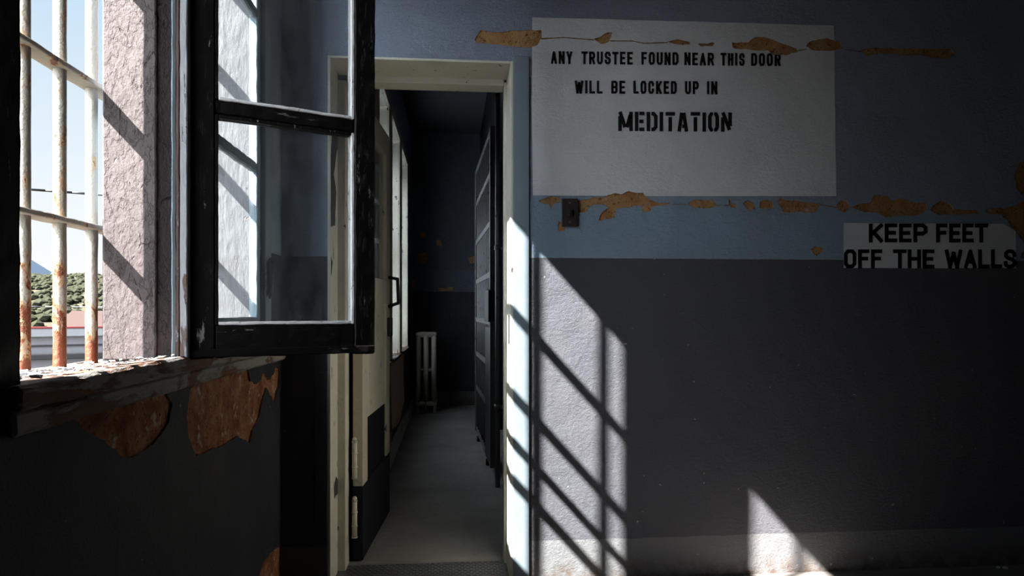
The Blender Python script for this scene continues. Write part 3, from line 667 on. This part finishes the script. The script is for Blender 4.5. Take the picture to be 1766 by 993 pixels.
for i in range(9500):
    az = math.radians(random.uniform(100, 150)); d = random.uniform(34, 175); x = math.cos(az) * d; y = math.sin(az) * d; r = random.uniform(.25, .8)
    if math.hypot(x - hx_, y - hy_) < 4.5: continue
    z = hz_(x, y)
    vs = [bm.verts.new((x + v.x * r, y + v.y * r, z + r * .4 + v.z * r * .75 + noise.noise(v * 2 + Vector((i, 0, 0))) * r * .35)) for v in bv]
    for f in bf: bm.faces.new([vs[k] for k in f])
tag(link('hillside_shrubs', bm, MAT['shrub']), 'low green desert shrubs covering the dry hillside outside the window', 'shrubs', kind='stuff')
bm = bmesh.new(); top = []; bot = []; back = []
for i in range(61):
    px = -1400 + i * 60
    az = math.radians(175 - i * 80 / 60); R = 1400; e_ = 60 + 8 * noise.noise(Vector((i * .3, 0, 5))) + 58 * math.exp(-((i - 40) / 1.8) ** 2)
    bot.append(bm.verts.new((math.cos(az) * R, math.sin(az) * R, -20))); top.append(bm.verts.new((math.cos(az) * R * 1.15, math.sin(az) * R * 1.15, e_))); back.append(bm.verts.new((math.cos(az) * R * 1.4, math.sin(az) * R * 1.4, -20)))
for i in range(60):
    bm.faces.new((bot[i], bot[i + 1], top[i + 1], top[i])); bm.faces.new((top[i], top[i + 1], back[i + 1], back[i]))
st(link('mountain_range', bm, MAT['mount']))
# neighbouring flat building with a red coping, running parallel to the wall
MAT['outwall'] = simple('white_outer_wall', (.16, .155, .165), .8, bs=8); MAT['redcap'] = simple('red_coping', (.14, .02, .02), .7); MAT['white2'] = simple('white_fascia', (.22, .22, .23), .7); MAT['rooft'] = simple('brown_roof', (.035, .02, .017), .9, bs=5)
nb = empty('neighbour_building', (-9, 14, -4)); tag(nb, 'low white building with a red coping seen between the window bars', 'building')
nb.rotation_euler[2] = math.radians(28)
zt = 4.0 + EYE - .235 * 1.55
bm = bmesh.new(); box(bm, -8, 8, -.0, .9, -.2, zt); link('wall', bm, MAT['outwall'], nb)
bm = bmesh.new(); box(bm, -8.1, 8.1, -.14, -.0, zt - .16, zt, .01); link('fascia', bm, MAT['white2'], nb)
bm = bmesh.new(); box(bm, -8.1, 8.1, -.16, .1, zt, zt + .035, .005); link('coping', bm, MAT['redcap'], nb)
bm = bmesh.new(); box(bm, -8, 8, -.20, -.10, zt - .62, zt - .50, .02); link('gutter', bm, MAT['iron'], nb)
bm = bmesh.new(); box(bm, -8, 8, -.04, -.0, zt - .36, zt - .33); link('seam', bm, MAT['iron'], nb)
hx_, hy_ = at(128, 40)
hb = empty('far_house', (hx_, hy_, -4)); tag(hb, 'distant building with a brown roof at the foot of the hillside', 'building')
bm = bmesh.new(); box(bm, -.7, 2.4, -1, 1, 0, 3.9); link('wall', bm, MAT['outwall'], hb)
bm = bmesh.new(); v = [bm.verts.new(p) for p in [(-.9, -1.2, 3.9), (2.6, -1.2, 3.9), (2.6, 1.2, 3.9), (-.9, 1.2, 3.9), (-.1, 0, 5.1), (1.9, 0, 5.1)]]
for f in ((0, 1, 5, 4), (2, 3, 4, 5), (1, 2, 5), (3, 0, 4), (3, 2, 1, 0)): bm.faces.new([v[k] for k in f])
link('roof', bm, MAT['rooft'], hb)
# overhead wires
def wire(py0, py1, dist, r, mat, label):
    p0 = at(-700, dist); p1 = at(520, dist * 1.1); z0 = EYE + (HZ - py0) / F * dist * .86; z1 = EYE + (HZ - py1) / F * dist * 1.05
    bm = bmesh.new(); n = 24; pts = []
    for i in range(n + 1):
        q = i / n; pts.append(Vector((p0[0] + (p1[0] - p0[0]) * q, p0[1] + (p1[1] - p0[1]) * q, z0 + (z1 - z0) * q)))
    for a, b in zip(pts[:-1], pts[1:]): cyl(bm, a, b, r, 6)
    tag(link('overhead_wire', bm, mat), label, 'wire')
wire(352, 361, 12, .018, MAT['iron'], 'black cable crossing the sky behind the window bars')
wire(525, 533, 16, .008, MAT['white2'], 'thin pale wire crossing in front of the shrubby hillside')
